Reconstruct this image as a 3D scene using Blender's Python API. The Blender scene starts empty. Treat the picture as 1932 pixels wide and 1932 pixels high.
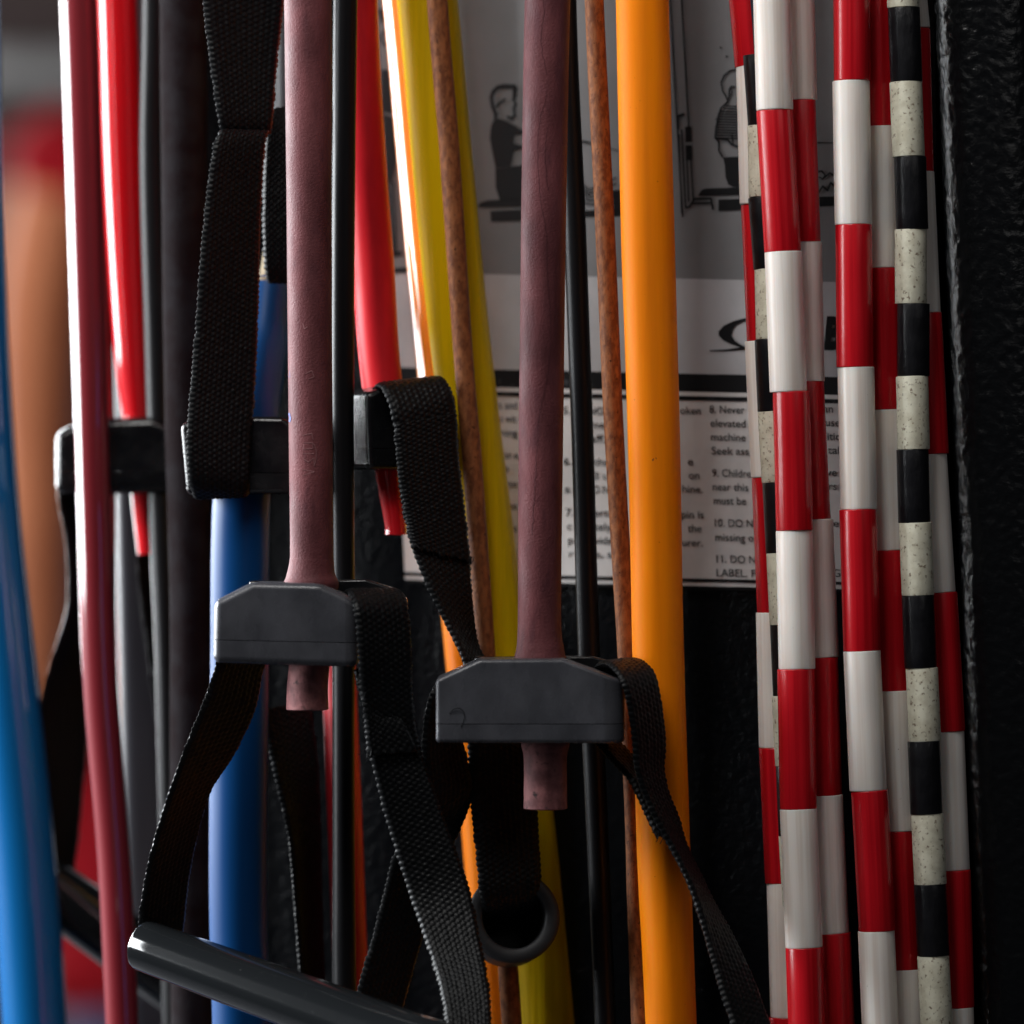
import bpy, bmesh, math, random
from mathutils import Vector, Matrix, noise as mnoise
random.seed(7)
sc = bpy.context.scene
C = sc.collection

# ------------------------------------------------------------------ camera, world, lights
D = 1.5                 # camera to focus plane
H = 1.05                # camera height
K = 0.30 / 1932.0       # metres per reference pixel in the focus plane

cam_d = bpy.data.cameras.new('camera')
cam = bpy.data.objects.new('camera', cam_d); C.objects.link(cam)
cam.location = (0, -D, H); cam.rotation_euler = (math.radians(90), 0, 0)
cam_d.sensor_width = 36; cam_d.lens = 36 * D / 0.30
cam_d.clip_start = 0.05; cam_d.clip_end = 50
cam_d.dof.use_dof = True; cam_d.dof.focus_distance = D + 0.005
cam_d.dof.aperture_fstop = 7.0; cam_d.dof.aperture_blades = 0
sc.camera = cam

w = bpy.data.worlds.new('World'); sc.world = w; w.use_nodes = True
w.node_tree.nodes['Background'].inputs[0].default_value = (0.55, 0.65, 0.85, 1)
w.node_tree.nodes['Background'].inputs[1].default_value = 0.006

def area(name, loc, target, sx, sy, power, col):
    d = bpy.data.lights.new(name, 'AREA'); d.shape = 'RECTANGLE'; d.size = sx; d.size_y = sy
    d.energy = power; d.color = col
    o = bpy.data.objects.new(name, d); C.objects.link(o); o.location = loc
    v = Vector(target) - Vector(loc)
    o.rotation_euler = v.to_track_quat('-Z', 'Y').to_euler()
    return o
# big window to the left and behind, its sill about level with the lens
area('window_light', (-1.9, 1.2, H + 0.46), (0, 1.2, H + 0.46), 3.2, 1.1, 320, (0.93, 0.97, 1.0))
area('rear_rim_light', (-1.75, 4.4, H + 0.55), (-0.1, 0, H + 0.1), 1.6, 1.7, 250, (0.93, 0.97, 1.0))  # added lamp behind left, gives tube edges a grazing rim; not a known window
# soft daylight from the room, front left and high
area('room_light', (-0.22, -0.37, H + 0.56), (0.0, 0, H + 0.06), 0.42, 0.28, 3.6, (1.0, 0.975, 0.945))

# weak fill lamp added at front right to lift the dark right sides
area('side_fill_light', (0.75, -1.2, H + 0.75), (0.0, 0, H + 0.05), 0.7, 0.6, 1.1, (1.0, 0.97, 0.95))

sc.view_settings.view_transform = 'Standard'; sc.view_settings.look = 'None'
sc.view_settings.exposure = 0; sc.view_settings.gamma = 1
sc.cycles.use_denoising = True
sc.cycles.max_bounces = 8

# ------------------------------------------------------------------ helpers
def s_at(d): return K * (D + d) / D
def P(px, py, mm):
    d = mm / 1000.0; k = s_at(d)
    return Vector(((px - 966) * k, d, H - (py - 966) * k))

# the sheet-metal face of the machine: a vertical plane that recedes to the left
PB = -0.52; PA = 0.033 - PB * (1600 - 966) * K * 1.02
def S(px, py, off=0.0):
    u = (px - 966) * K
    x = u * (D + PA) / D / (1 - u * PB / D); y = PA + PB * x
    z = H - (py - 966) * K * (D + y) / D
    n = Vector((PB, -1, 0)).normalized()
    return Vector((x, y, z)) + n * off

def tag(o, label=None, cat=None, group=None, kind=None):
    if label: o['label'] = label
    if cat: o['category'] = cat
    if group: o['group'] = group
    if kind: o['kind'] = kind
    return o
def empty(name, loc, label, cat, group=None):
    o = bpy.data.objects.new(name, None); C.objects.link(o); o.location = loc; o.empty_display_size = 0.01
    tag(o, label, cat, group); return o
def link(name, me, m, parent=None, origin=None):
    """mesh given in world coordinates; origin moves the object's pivot"""
    if m is not None and not me.materials: me.materials.append(m)
    o = bpy.data.objects.new(name, me); C.objects.link(o)
    org = Vector(origin) if origin is not None else (Vector(parent.matrix_world.translation) if False else Vector((0, 0, 0)))
    if parent is not None:
        base = Vector((0, 0, 0)); p = parent
        while p is not None: base += Vector(p.location); p = p.parent
        me.transform(Matrix.Translation(-base - org + (base if origin is not None else Vector((0,0,0)))))
        o.parent = parent
        o.location = org - base if origin is not None else (0, 0, 0)
    else:
        me.transform(Matrix.Translation(-org)); o.location = org
    return o
def mesh(name, vs, fs, smooth=True):
    me = bpy.data.meshes.new(name); me.from_pydata([tuple(v) for v in vs], [], fs); me.update()
    if smooth: me.polygons.foreach_set('use_smooth', [True] * len(me.polygons))
    return me

def cr(rows, n):
    """Catmull-Rom resampling of rows of equal-length tuples, about n samples per span"""
    out = []; m = len(rows)
    for i in range(m - 1):
        p0 = rows[max(i - 1, 0)]; p1 = rows[i]; p2 = rows[i + 1]; p3 = rows[min(i + 2, m - 1)]
        for j in range(n):
            t = j / n; t2 = t * t; t3 = t2 * t
            out.append(tuple(0.5 * ((2 * b) + (c - a) * t + (2 * a - 5 * b + 4 * c - d) * t2 + (3 * b - a - 3 * c + d) * t3)
                             for a, b, c, d in zip(p0, p1, p2, p3)))
    out.append(tuple(rows[-1])); return out

# ------------------------------------------------------------------ materials
def mat(name, col, rough=0.5, spec=0.5, coat=0.0, sheen=0.0, sss=0.0, sss_r=(1, .3, .2), metal=0.0,
        col2=None, nscale=60, stretch=(1, 1, 1), nlo=0.42, nhi=0.62, detail=6,
        spots=None, sp_scale=400, sp_lo=0.62, sp_hi=0.68, sp_stretch=(1, 1, 1),
        bump=0.0, bscale=800, bstretch=(1, 1, 1), bdist=0.0004, rvar=0.0, cior=1.5):
    m = bpy.data.materials.new(name); m.use_nodes = True
    nt = m.node_tree; N = nt.nodes; L = nt.links; b = N['Principled BSDF']
    b.inputs['Base Color'].default_value = (*col, 1); b.inputs['Roughness'].default_value = rough
    b.inputs['Specular IOR Level'].default_value = spec; b.inputs['Coat Weight'].default_value = coat
    b.inputs['Coat Roughness'].default_value = 0.07; b.inputs['Coat IOR'].default_value = cior
    b.inputs['Sheen Weight'].default_value = sheen; b.inputs['Sheen Roughness'].default_value = 0.35
    b.inputs['Metallic'].default_value = metal
    if sss > 0:
        b.inputs['Subsurface Weight'].default_value = sss
        b.inputs['Subsurface Radius'].default_value = sss_r; b.inputs['Subsurface Scale'].default_value = 0.003
    tc = N.new('ShaderNodeTexCoord'); oi = N.new('ShaderNodeObjectInfo')
    add = N.new('ShaderNodeVectorMath'); add.operation = 'ADD'
    L.new(tc.outputs['Object'], add.inputs[0])
    rr = N.new('ShaderNodeVectorMath'); rr.operation = 'SCALE'; rr.inputs[0].default_value = (1, 1.7, 2.3)
    L.new(oi.outputs['Random'], rr.inputs['Scale']); L.new(rr.outputs[0], add.inputs[1])
    def noise(scale, st, det=6, rg=0.6):
        mp = N.new('ShaderNodeMapping'); mp.inputs['Scale'].default_value = st
        L.new(add.outputs[0], mp.inputs[0])
        n = N.new('ShaderNodeTexNoise'); n.inputs['Scale'].default_value = scale; n.inputs['Detail'].default_value = det
        n.inputs['Roughness'].default_value = rg
        L.new(mp.outputs[0], n.inputs['Vector']); return n
    def ramp(n, lo, hi):
        r = N.new('ShaderNodeMapRange'); r.inputs['From Min'].default_value = lo; r.inputs['From Max'].default_value = hi
        L.new(n.outputs['Fac'], r.inputs['Value']); return r
    cur = None
    if col2:
        r = ramp(noise(nscale, stretch, detail), nlo, nhi)
        mx = N.new('ShaderNodeMix'); mx.data_type = 'RGBA'; mx.inputs[6].default_value = (*col, 1); mx.inputs[7].default_value = (*col2, 1)
        L.new(r.outputs[0], mx.inputs[0]); cur = mx.outputs[2]
    if spots:
        r = ramp(noise(sp_scale, sp_stretch, 3, 0.5), sp_lo, sp_hi)
        mx = N.new('ShaderNodeMix'); mx.data_type = 'RGBA'; mx.inputs[6].default_value = (*col, 1); mx.inputs[7].default_value = (*spots, 1)
        if cur: L.new(cur, mx.inputs[6])
        L.new(r.outputs[0], mx.inputs[0]); cur = mx.outputs[2]
    if cur: L.new(cur, b.inputs['Base Color'])
    if rvar > 0:
        n = noise(nscale * 1.7, stretch, 5); r = N.new('ShaderNodeMapRange')
        r.inputs['To Min'].default_value = max(rough - rvar, 0.02); r.inputs['To Max'].default_value = min(rough + rvar, 1)
        r.inputs['From Min'].default_value = 0.35; r.inputs['From Max'].default_value = 0.65
        L.new(n.outputs['Fac'], r.inputs['Value']); L.new(r.outputs[0], b.inputs['Roughness'])
    if bump > 0:
        n = noise(bscale, bstretch, 4); bp = N.new('ShaderNodeBump'); bp.inputs['Strength'].default_value = bump
        bp.inputs['Distance'].default_value = bdist
        L.new(n.outputs['Fac'], bp.inputs['Height']); L.new(bp.outputs[0], b.inputs['Normal'])
    m['_nodes'] = 1
    return m

SV = (1, 1, 0.06)   # streaks along a hanging tube
M = {}
M['purple'] = mat('dusty_mauve_rubber', (0.145, 0.043, 0.048), 0.58, 0.18, sheen=0.03, col2=(0.062, 0.016, 0.019), nscale=75, stretch=(1, 1, 0.4), nlo=0.36, nhi=0.66,
                  spots=(0.075, 0.022, 0.028), sp_scale=300, sp_stretch=(1, 1, 0.3), sp_lo=0.55, sp_hi=0.78, bump=0.5, bscale=1500, rvar=0.08)
M['purple_dark'] = mat('mauve_rubber_crack', (0.062, 0.017, 0.021), 0.7, 0.2)
M['purple_stub'] = mat('grimy_mauve_rubber', (0.30, 0.12, 0.12), 0.65, 0.25, col2=(0.15, 0.055, 0.058), nscale=170,
                       spots=(0.035, 0.02, 0.02), sp_scale=420, sp_lo=0.60, sp_hi=0.74, bump=0.4, bscale=1400)
M['orange'] = mat('orange_rubber', (0.90, 0.235, 0.001), 0.5, 0.12, sss=0.2, sss_r=(1, .3, .05), col2=(0.74, 0.185, 0.002), nscale=80, stretch=SV,
                  spots=(0.42, 0.09, 0.0), sp_scale=900, sp_lo=0.74, sp_hi=0.78, bump=0.06, bscale=900, bstretch=SV, rvar=0.06)
M['orange_gloss'] = mat('glossy_orange_rubber', (0.90, 0.235, 0.001), 0.3, 0.3, coat=1.0, cior=1.9, col2=(0.80, 0.185, 0.001), nscale=80, stretch=SV)
M['yellow'] = mat('yellow_latex', (0.62, 0.40, 0.001), 0.45, 0.08, sss=0.1, sss_r=(1, .7, .1), col2=(0.47, 0.31, 0.003), nscale=170, stretch=(1, 1, 0.02), bump=0.6, bscale=350, bstretch=(1, 1, 0.012), bdist=0.0008)
M['red'] = mat('red_latex', (0.80, 0.003, 0.010), 0.5, 0.1, coat=0.8, cior=1.9, sss=0.15, sss_r=(1, .1, .1), col2=(0.60, 0.010, 0.018), nscale=90, stretch=SV)
M['dull_red'] = mat('chalky_red_latex', (0.72, 0.018, 0.026), 0.42, 0.18, sheen=0.05, col2=(0.56, 0.010, 0.018), nscale=60, stretch=(1, 1, 0.3), sss=0.1, sss_r=(1, .15, .1))
M['dark_red'] = mat('dark_red_latex', (0.34, 0.012, 0.018), 0.4, 0.35, col2=(0.26, 0.008, 0.012), nscale=60, stretch=SV)
M['blue'] = mat('blue_latex', (0.002, 0.042, 0.15), 0.38, 0.14, col2=(0.0015, 0.034, 0.125), nscale=60, stretch=SV)
M['light_blue'] = mat('bright_blue_latex', (0.003, 0.105, 0.30), 0.25, 0.4, coat=0.8, cior=1.6, col2=(0.002, 0.085, 0.26), nscale=60, stretch=SV)
M['maroon'] = mat('maroon_latex', (0.17, 0.012, 0.018), 0.5, 0.1, coat=0.8, cior=1.9, col2=(0.17, 0.014, 0.02), nscale=60, stretch=SV)
M['black_tube'] = mat('black_rubber', (0.005, 0.005, 0.006), 0.36, 0.18, col2=(0.008, 0.008, 0.009), nscale=120, stretch=SV, bump=0.1, bscale=1200)
M['leather'] = mat('brown_leather', (0.26, 0.092, 0.032), 0.62, 0.2, col2=(0.135, 0.042, 0.015), nscale=650, stretch=(1, 1, 0.45), nlo=0.40, nhi=0.60,
                   spots=(0.04, 0.013, 0.006), sp_scale=900, sp_lo=0.64, sp_hi=0.74, bump=0.7, bscale=800)
M['sleeve'] = mat('dark_fabric', (0.009, 0.0065, 0.008), 0.85, 0.1, sheen=0.01, col2=(0.005, 0.0012, 0.002), nscale=110, nlo=0.38, nhi=0.6, bump=0.6, bscale=1400)
M['plastic'] = mat('charcoal_plastic', (0.066, 0.068, 0.079), 0.27, 0.5, col2=(0.032, 0.033, 0.039), nscale=75, nlo=0.33, nhi=0.70, stretch=(1, 1, .6),
                   spots=(0.30, 0.31, 0.33), sp_scale=1500, sp_lo=0.745, sp_hi=0.80, bump=0.35, bscale=2600, bdist=0.0002, rvar=0.1)
M['plastic_dark'] = mat('black_plastic', (0.004, 0.004, 0.005), 0.22, 0.5, col2=(0.009, 0.009, 0.010), nscale=100, bump=0.2, bscale=1500, rvar=0.08)
M['grip'] = mat('glossy_black_vinyl', (0.008, 0.009, 0.010), 0.11, 0.6, spots=(0.05, 0.05, 0.05), sp_scale=900, sp_lo=0.72, sp_hi=0.8)
M['ring_rubber'] = mat('matt_black_rubber', (0.022, 0.022, 0.024), 0.5, 0.3, col2=(0.016, 0.016, 0.018), nscale=200)
M['nylon'] = mat('black_nylon_webbing', (0.0030, 0.0034, 0.0040), 0.42, 0.15, col2=(0.0048, 0.0052, 0.006), nscale=900)
M['cord'] = mat('dark_blue_cord', (0.012, 0.022, 0.04), 0.6)
M['cream'] = mat('cream_rubber', (0.30, 0.23, 0.13), 0.7, col2=(0.20, 0.14, 0.08), nscale=200)
M['bead_red'] = mat('red_bead_plastic', (0.56, 0.008, 0.016), 0.27, 0.5, sss=0.10, sss_r=(1, .1, .1), col2=(0.38, 0.003, 0.008), nscale=420, stretch=(1, 1, 0.015),
                    bump=0.12, bscale=900, bstretch=(1, 1, 0.01), spots=(0.75, 0.25, 0.25), sp_scale=1100, sp_lo=0.80, sp_hi=0.83)
M['bead_white'] = mat('milky_white_bead_plastic', (0.86, 0.81, 0.765), 0.32, 0.4, sss=0.45, sss_r=(1, .75, .6), col2=(0.74, 0.66, 0.60), nscale=420, stretch=(1, 1, 0.015),
                      bump=0.10, bscale=900, bstretch=(1, 1, 0.01), spots=(0.35, 0.28, 0.24), sp_scale=900, sp_lo=0.765, sp_hi=0.80)
M['bead_black'] = mat('black_bead_plastic', (0.006, 0.006, 0.0075), 0.32, 0.35, bump=0.5, bscale=700, bstretch=(1, 1, 0.4), col2=(0.010, 0.010, 0.012), nscale=200)
M['bead_speck'] = mat('speckled_ivory_bead_plastic', (0.70, 0.68, 0.55), 0.45, 0.4, col2=(0.58, 0.55, 0.43), nscale=260, sss=0.1, sss_r=(1, .8, .6),
                      spots=(0.22, 0.17, 0.12), sp_scale=900, sp_lo=0.585, sp_hi=0.70, bump=0.2, bscale=900)
M['powder'] = mat('wrinkled_black_powder_coat', (0.005, 0.0055, 0.0065), 0.24, 0.38, bump=0.4, bscale=420, bdist=0.0008)
M['panel'] = mat('wrinkled_black_panel', (0.0025, 0.003, 0.004), 0.28, 0.10, bump=0.6, bscale=300, bdist=0.0008)
M['sign_grey'] = mat('grey_printed_sheet', (0.19, 0.19, 0.195), 0.5, 0.15, col2=(0.17, 0.17, 0.174), nscale=40)
M['sign_light'] = mat('pale_grey_printed_sheet', (0.44, 0.44, 0.455), 0.45, 0.3, col2=(0.39, 0.39, 0.40), nscale=50)
M['sign_white'] = mat('off_white_printed_sheet', (0.66, 0.64, 0.63), 0.4, 0.3, col2=(0.58, 0.565, 0.56), nscale=60)
M['ink'] = mat('black_ink', (0.006, 0.006, 0.007), 0.45, 0.12)
M['ink_scuffed'] = mat('scuffed_black_ink', (0.007, 0.007, 0.008), 0.5, 0.12, spots=(0.05, 0.05, 0.055), sp_scale=220, sp_lo=0.60, sp_hi=0.75)
M['ink_grey'] = mat('dark_grey_ink', (0.022, 0.022, 0.024), 0.5, 0.12)
M['steel_grey'] = mat('grey_painted_steel', (0.034, 0.032, 0.037), 0.38, 0.35, col2=(0.024, 0.022, 0.026), nscale=30, stretch=(1, 1, .2))
M['wall'] = mat('dark_brown_wall', (0.022, 0.014, 0.013), 0.9, 0.2, col2=(0.03, 0.02, 0.018), nscale=2)
M['floor'] = mat('dark_gym_floor', (0.03, 0.03, 0.035), 0.7, 0.3, col2=(0.04, 0.04, 0.045), nscale=5)
M['rail'] = mat('pale_grey_rail_paint', (0.06, 0.058, 0.056), 0.6, col2=(0.12, 0.115, 0.11), nscale=6)
M['skin'] = mat('skin', (0.165, 0.054, 0.023), 0.6, 0.05, col2=(0.140, 0.044, 0.019), nscale=12)
M['shirt'] = mat('red_jersey', (0.07, 0.001, 0.002), 0.85, 0.03, col2=(0.08, 0.0015, 0.003), nscale=8)
M['shorts'] = mat('navy_cloth', (0.012, 0.016, 0.035), 0.85, 0.2, col2=(0.016, 0.02, 0.04), nscale=10)
M['hair'] = mat('dark_hair', (0.02, 0.012, 0.008), 0.6, col2=(0.03, 0.018, 0.012), nscale=60)
M['blue_ink'] = mat('blue_ink', (0.02, 0.07, 0.32), 0.5)
M['mould'] = mat('raised_mauve_lettering', (0.21, 0.085, 0.09), 0.6)

# ------------------------------------------------------------------ shape builders
def tube_mesh(rows, segs=36, n=10, cap0=True, cap1=True, wob=0.012, hole=None):
    """rows: (px, py, mm, width_px); a swept round tube"""
    pts = cr(rows, n); vs = []; fs = []; ring = []
    ctr = [P(p[0], p[1], p[2]) for p in pts]; rad = [p[3] * 0.5 * s_at(p[2] / 1000) for p in pts]
    sd = random.random() * 50
    for i, c in enumerate(ctr):
        t = (ctr[min(i + 1, len(ctr) - 1)] - ctr[max(i - 1, 0)]).normalized()
        a = t.cross(Vector((0, 1, 0))).normalized(); b = t.cross(a).normalized()
        for j in range(segs):
            th = 2 * math.pi * j / segs
            r = rad[i] * (1 + wob * mnoise.noise(Vector((math.cos(th) * .7 + sd, math.sin(th) * .7, c.z * 28))))
            vs.append(c + (a * math.cos(th) + b * math.sin(th)) * r)
    nr = len(ctr)
    for i in range(nr - 1):
        for j in range(segs):
            k = (j + 1) % segs
            fs.append((i * segs + j, i * segs + k, (i + 1) * segs + k, (i + 1) * segs + j))
    def cap(i, flip):
        base = i * segs; c = ctr[i]
        t = (ctr[1] - ctr[0]).normalized() if i == 0 else (ctr[-1] - ctr[-2]).normalized()
        off = t * (1 if i == 0 else -1)
        prev = list(range(base, base + segs))
        levels = [(0.86, 0.0)] if not hole else [(0.9, -0.05), (hole, 0.0), (hole * .97, 1.6)]
        for f, dp in levels:
            st = len(vs)
            for j in range(segs): vs.append(c + (vs[base + j] - c) * f + off * rad[i] * dp)
            cur = list(range(st, st + segs))
            for j in range(segs):
                k = (j + 1) % segs
                fs.append((prev[k], prev[j], cur[j], cur[k]) if not flip else (prev[j], prev[k], cur[k], cur[j]))
            prev = cur
        fs.append(tuple(reversed(prev)) if not flip else tuple(prev))
    if cap0: cap(0, False)
    if cap1: cap(nr - 1, True)
    me = mesh('tube', vs, fs)
    me.set_sharp_from_angle(angle=math.radians(50))
    return me

def tube(name, rows, m, parent=None, **kw):
    me = tube_mesh(rows, **kw)
    org = P(rows[-1][0], rows[-1][1], rows[-1][2])
    return link(name, me, m, parent, origin=org if parent is None else None)

def strap_mesh(rows, pitch_px=11.5, cols=11, thick=0.0016, amp=0.0005, res=5, fray=False):
    """rows: (lx,ly,lmm, rx,ry,rmm): woven webbing between a left and a right edge"""
    raw = cr(rows, 24)
    L = [P(r[0], r[1], r[2]) for r in raw]; R = [P(r[3], r[4], r[5]) for r in raw]
    acc = [0.0]
    for i in range(1, len(raw)): acc.append(acc[-1] + ((L[i] - L[i-1]).length + (R[i] - R[i-1]).length) / 2)
    pitch = pitch_px * K; step = pitch / res; n = max(int(acc[-1] / step), 8)
    def samp(A, s):
        lo = 0; hi = len(acc) - 1
        while hi - lo > 1:
            mid = (lo + hi) // 2
            if acc[mid] <= s: lo = mid
            else: hi = mid
        t = (s - acc[lo]) / max(acc[hi] - acc[lo], 1e-9); return A[lo].lerp(A[hi], min(max(t, 0), 1))
    nc = cols * 4
    ce = []
    for i in range(n + 1):
        s = acc[-1] * i / n; ce.append((samp(L, s), samp(R, s), s))
    vs = []; fs = []
    for i, (l, r, s) in enumerate(ce):
        l0, r0, _ = ce[max(i - 1, 0)]; l1, r1, _ = ce[min(i + 1, n)]
        for side in (1, -1):
            for j in range(nc + 1):
                u = j / nc
                p = l.lerp(r, u); t = (l1.lerp(r1, u) - l0.lerp(r0, u)); nn = (r - l).cross(t)
                if nn.length < 1e-12: nn = Vector((0, -1, 0))
                nn.normalize()
                row = s / pitch; cu = u * cols
                ph = 0.5 if int(math.floor(cu)) % 2 else 0.0
                hgt = abs(math.sin(math.pi * (row + ph))) ** 0.7 * (0.35 + 0.65 * abs(math.sin(math.pi * cu)))
                hgt *= 0.85 + 0.5 * mnoise.noise(Vector((u * 9, row * .7, 3)))
                edge = min(u, 1 - u) / 0.5
                ef = min(1, edge * 7) ** 0.5
                th = thick * 0.5 * ef
                q = p + nn * (side * (th + amp * hgt * (0.3 + .7 * ef)))
                if j == 0 or j == nc:
                    dirv = (l - r).normalized() * (1 if j == 0 else -1)
                    q = q + dirv * (0.00042 * abs(math.sin(math.pi * row * 1.0)) + 0.00045 * mnoise.noise(Vector((row * .5, j, 9))))
                if fray and i > n - 3:
                    q = q + t.normalized() * (0.0006 * random.random() * (i - n + 3))
                vs.append(q)
    W = (nc + 1) * 2
    for i in range(n):
        for j in range(nc):
            a = i * W + j; fs.append((a, a + 1, a + W + 1, a + W))
            a2 = i * W + (nc + 1) + j; fs.append((a2 + 1, a2, a2 + W, a2 + W + 1))
        a = i * W; b = a + nc + 1; fs.append((b, a, a + W, b + W))
        a = i * W + nc; b = a + nc + 1; fs.append((a, b, b + W, a + W))
    for i in (0, n):
        for j in range(nc):
            a = i * W + j; b = a + nc + 1
            fs.append((a, b, b + 1, a + 1) if i == 0 else (a + 1, b + 1, b, a))
    return mesh('webbing', vs, fs)
def strap(rows, parent, name='strap', m=None, **kw):
    return link(name, strap_mesh(rows, **kw), m or M['nylon'], parent)

def prism_mesh(poly, front_mm, depth_mm, bev=0.0013, yaw=0.0, seg=3, rb=0.0, cut=None):
    """poly in pixels (round the outline), front at front_mm, going back depth_mm; cut=(py, slope, keep_upper) keeps one side of a seam"""
    bm = bmesh.new(); d0 = front_mm / 1000; k = s_at(d0)
    f = [bm.verts.new(((x - 966) * k, d0, H - (y - 966) * k)) for x, y in poly]
    b = [bm.verts.new((v.co.x, d0 + depth_mm / 1000, v.co.z)) for v in f]
    n = len(poly)
    bm.faces.new(f); bm.faces.new(list(reversed(b)))
    for i in range(n):
        j = (i + 1) % n; bm.faces.new((f[j], f[i], b[i], b[j]))
    bmesh.ops.recalc_face_normals(bm, faces=bm.faces)
    if rb:
        xm = max(v.co.x for v in bm.verts)
        ee = [e for e in bm.edges if all(v.co.x > xm - 4 * k and abs(v.co.y - d0) < 1e-6 for v in e.verts)]
        bmesh.ops.bevel(bm, geom=ee, offset=rb, segments=6, profile=0.5, affect='EDGES')
        bm.edges.ensure_lookup_table()
        sharp = [e for e in bm.edges if len(e.link_faces) == 2 and e.calc_face_angle(0) > 0.4]
    else: sharp = bm.edges[:]
    bmesh.ops.bevel(bm, geom=sharp, offset=bev, segments=seg, profile=0.5, affect='EDGES', clamp_overlap=True)
    if cut:
        py, sl, up = cut
        co = Vector((0, 0, H - (py - 966) * k)); no = Vector((sl, 0, 1)).normalized()
        r = bmesh.ops.bisect_plane(bm, geom=bm.verts[:] + bm.edges[:] + bm.faces[:], plane_co=co, plane_no=no, clear_inner=up, clear_outer=not up)
        ed = [g for g in r['geom_cut'] if isinstance(g, bmesh.types.BMEdge)]
        bmesh.ops.contextual_create(bm, geom=ed)
    if yaw:
        c0 = P(sum(p[0] for p in poly) / n, 900, front_mm + depth_mm / 2)
        bmesh.ops.rotate(bm, verts=bm.verts[:], cent=(c0.x, c0.y, 0), matrix=Matrix.Rotation(yaw, 3, 'Z'))
    me = bpy.data.meshes.new('prism'); bm.to_mesh(me); bm.free()
    me.polygons.foreach_set('use_smooth', [True] * len(me.polygons))
    return me
def anchor_block(parent, poly, front, depth, m, seam, slope=0.0, gap=1.2, **kw):
    up = prism('anchor_block', poly, front, depth, m, parent, cut=(seam - gap / 2, slope, True), **kw)
    prism('block_base', poly, front, depth, m, up, cut=(seam + gap / 2, slope, False), **kw)
    return up
def prism(name, poly, front, depth, m, parent, **kw):
    o = link(name, prism_mesh(poly, front, depth, **kw), m, parent)
    wn = o.modifiers.new('wn', 'WEIGHTED_NORMAL'); wn.weight = 80; wn.keep_sharp = True; o.data.set_sharp_from_angle(angle=math.radians(42))
    return o

def cyl_between(name, a, b, ra, rb, m, parent, segs=48, hole=0.0, rings=24, lip=0.0):
    """a round bar from a to b in world space, with a lipped end"""
    a = Vector(a); b = Vector(b); t = (b - a).normalized(); u = t.cross(Vector((0, 0, 1))).normalized(); v = t.cross(u)
    L = (b - a).length; prof = []
    if hole: prof += [(L * 0.9, hole * .9), (0.0006, hole)]
    else: prof += [(0.0008, 0.0), (0.0008, ra * .72)]
    prof += [(0.0, ra * .80 if not hole else hole + (ra - hole) * .15), (0.0, ra * .93), (0.0004, ra * .98), (0.0012, ra)]
    if lip: prof += [(lip, ra), (lip + .0004, ra * .965)]
    for i in range(1, rings): 
        f = i / rings; prof.append((max(0.0025, lip + .001) + (L - .005) * f, (ra + (rb - ra) * f) * (0.965 if lip else 1)))
    prof += [(L - .0012, rb), (L, rb * .93), (L, rb * .8), (L - .0008, rb * .7), (L - .0008, 0.0)]
    vs = []; fs = []
    for s, r in prof:
        for j in range(segs):
            th = 2 * math.pi * j / segs; vs.append(a + t * s + (u * math.cos(th) + v * math.sin(th)) * max(r, 1e-5))
    for i in range(len(prof) - 1):
        for j in range(segs):
            k = (j + 1) % segs; fs.append((i * segs + j, i * segs + k, (i + 1) * segs + k, (i + 1) * segs + j))
    if hole: fs.append(tuple(range(segs)))
    bm = bmesh.new(); me = mesh('bar', vs, fs); bm.from_mesh(me); bmesh.ops.recalc_face_normals(bm, faces=bm.faces); bm.to_mesh(me); bm.free()
    me.polygons.foreach_set('use_smooth', [True] * len(me.polygons)); me.set_sharp_from_angle(angle=math.radians(55))
    return link(name, me, m, parent)

# ------------------------------------------------------------------ setting: floor, far wall, machine face
def quad_sheet(name, vs, m):
    return link(name, mesh(name, vs, [(0, 1, 2, 3)], False), m)
tag(quad_sheet('floor', [(-4, -2.2, 0), (4, -2.2, 0), (4, 4.6, 0), (-4, 4.6, 0)], M['floor']), kind='structure')
tag(quad_sheet('wall', [(-4, 4.6, 0), (4, 4.6, 0), (4, 4.6, 3), (-4, 4.6, 3)], M['wall']), kind='structure')

def sheet_on_face(poly, off, thick, name, m, parent):
    """flat printed or metal sheet on the machine's receding face"""
    f = [S(x, y, off + thick) for x, y in poly]; b = [S(x, y, off) for x, y in poly]; n = len(poly)
    fs = [tuple(range(n)), tuple(reversed(range(n, 2 * n)))] + [((i + 1) % n, i, n + i, n + (i + 1) % n) for i in range(n)]
    bm = bmesh.new(); me = mesh(name, f + b, fs, False); bm.from_mesh(me); bmesh.ops.recalc_face_normals(bm, faces=bm.faces); bm.to_mesh(me); bm.free()
    return link(name, me, m, parent)

mach = empty('exercise_machine', P(1400, 2600, 60), 'black wrinkle-coated metal machine housing behind the hanging bands and ropes', 'gym machine')
sheet_on_face([(345, -800), (1748, -800), (1790, 2700), (345, 2700)], -0.012, 0.010, 'housing_panel', M['panel'], mach)
cp = [S(1738, -800, -0.003), P(1950, -800, 52), P(1950, 2700, 52), S(1738, 2700, -0.003)]  # added panel that blocks lamp light leaking between housing and post
cp[1].z = cp[0].z; cp[2].z = cp[3].z
link('gap_cover_panel', mesh('gap_cover_panel', cp + [v + Vector((0, 0.004, 0)) for v in cp], [(0, 1, 2, 3), (7, 6, 5, 4), (0, 4, 5, 1), (1, 5, 6, 2), (2, 6, 7, 3), (3, 7, 4, 0)], False), M['panel'], mach)
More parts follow.
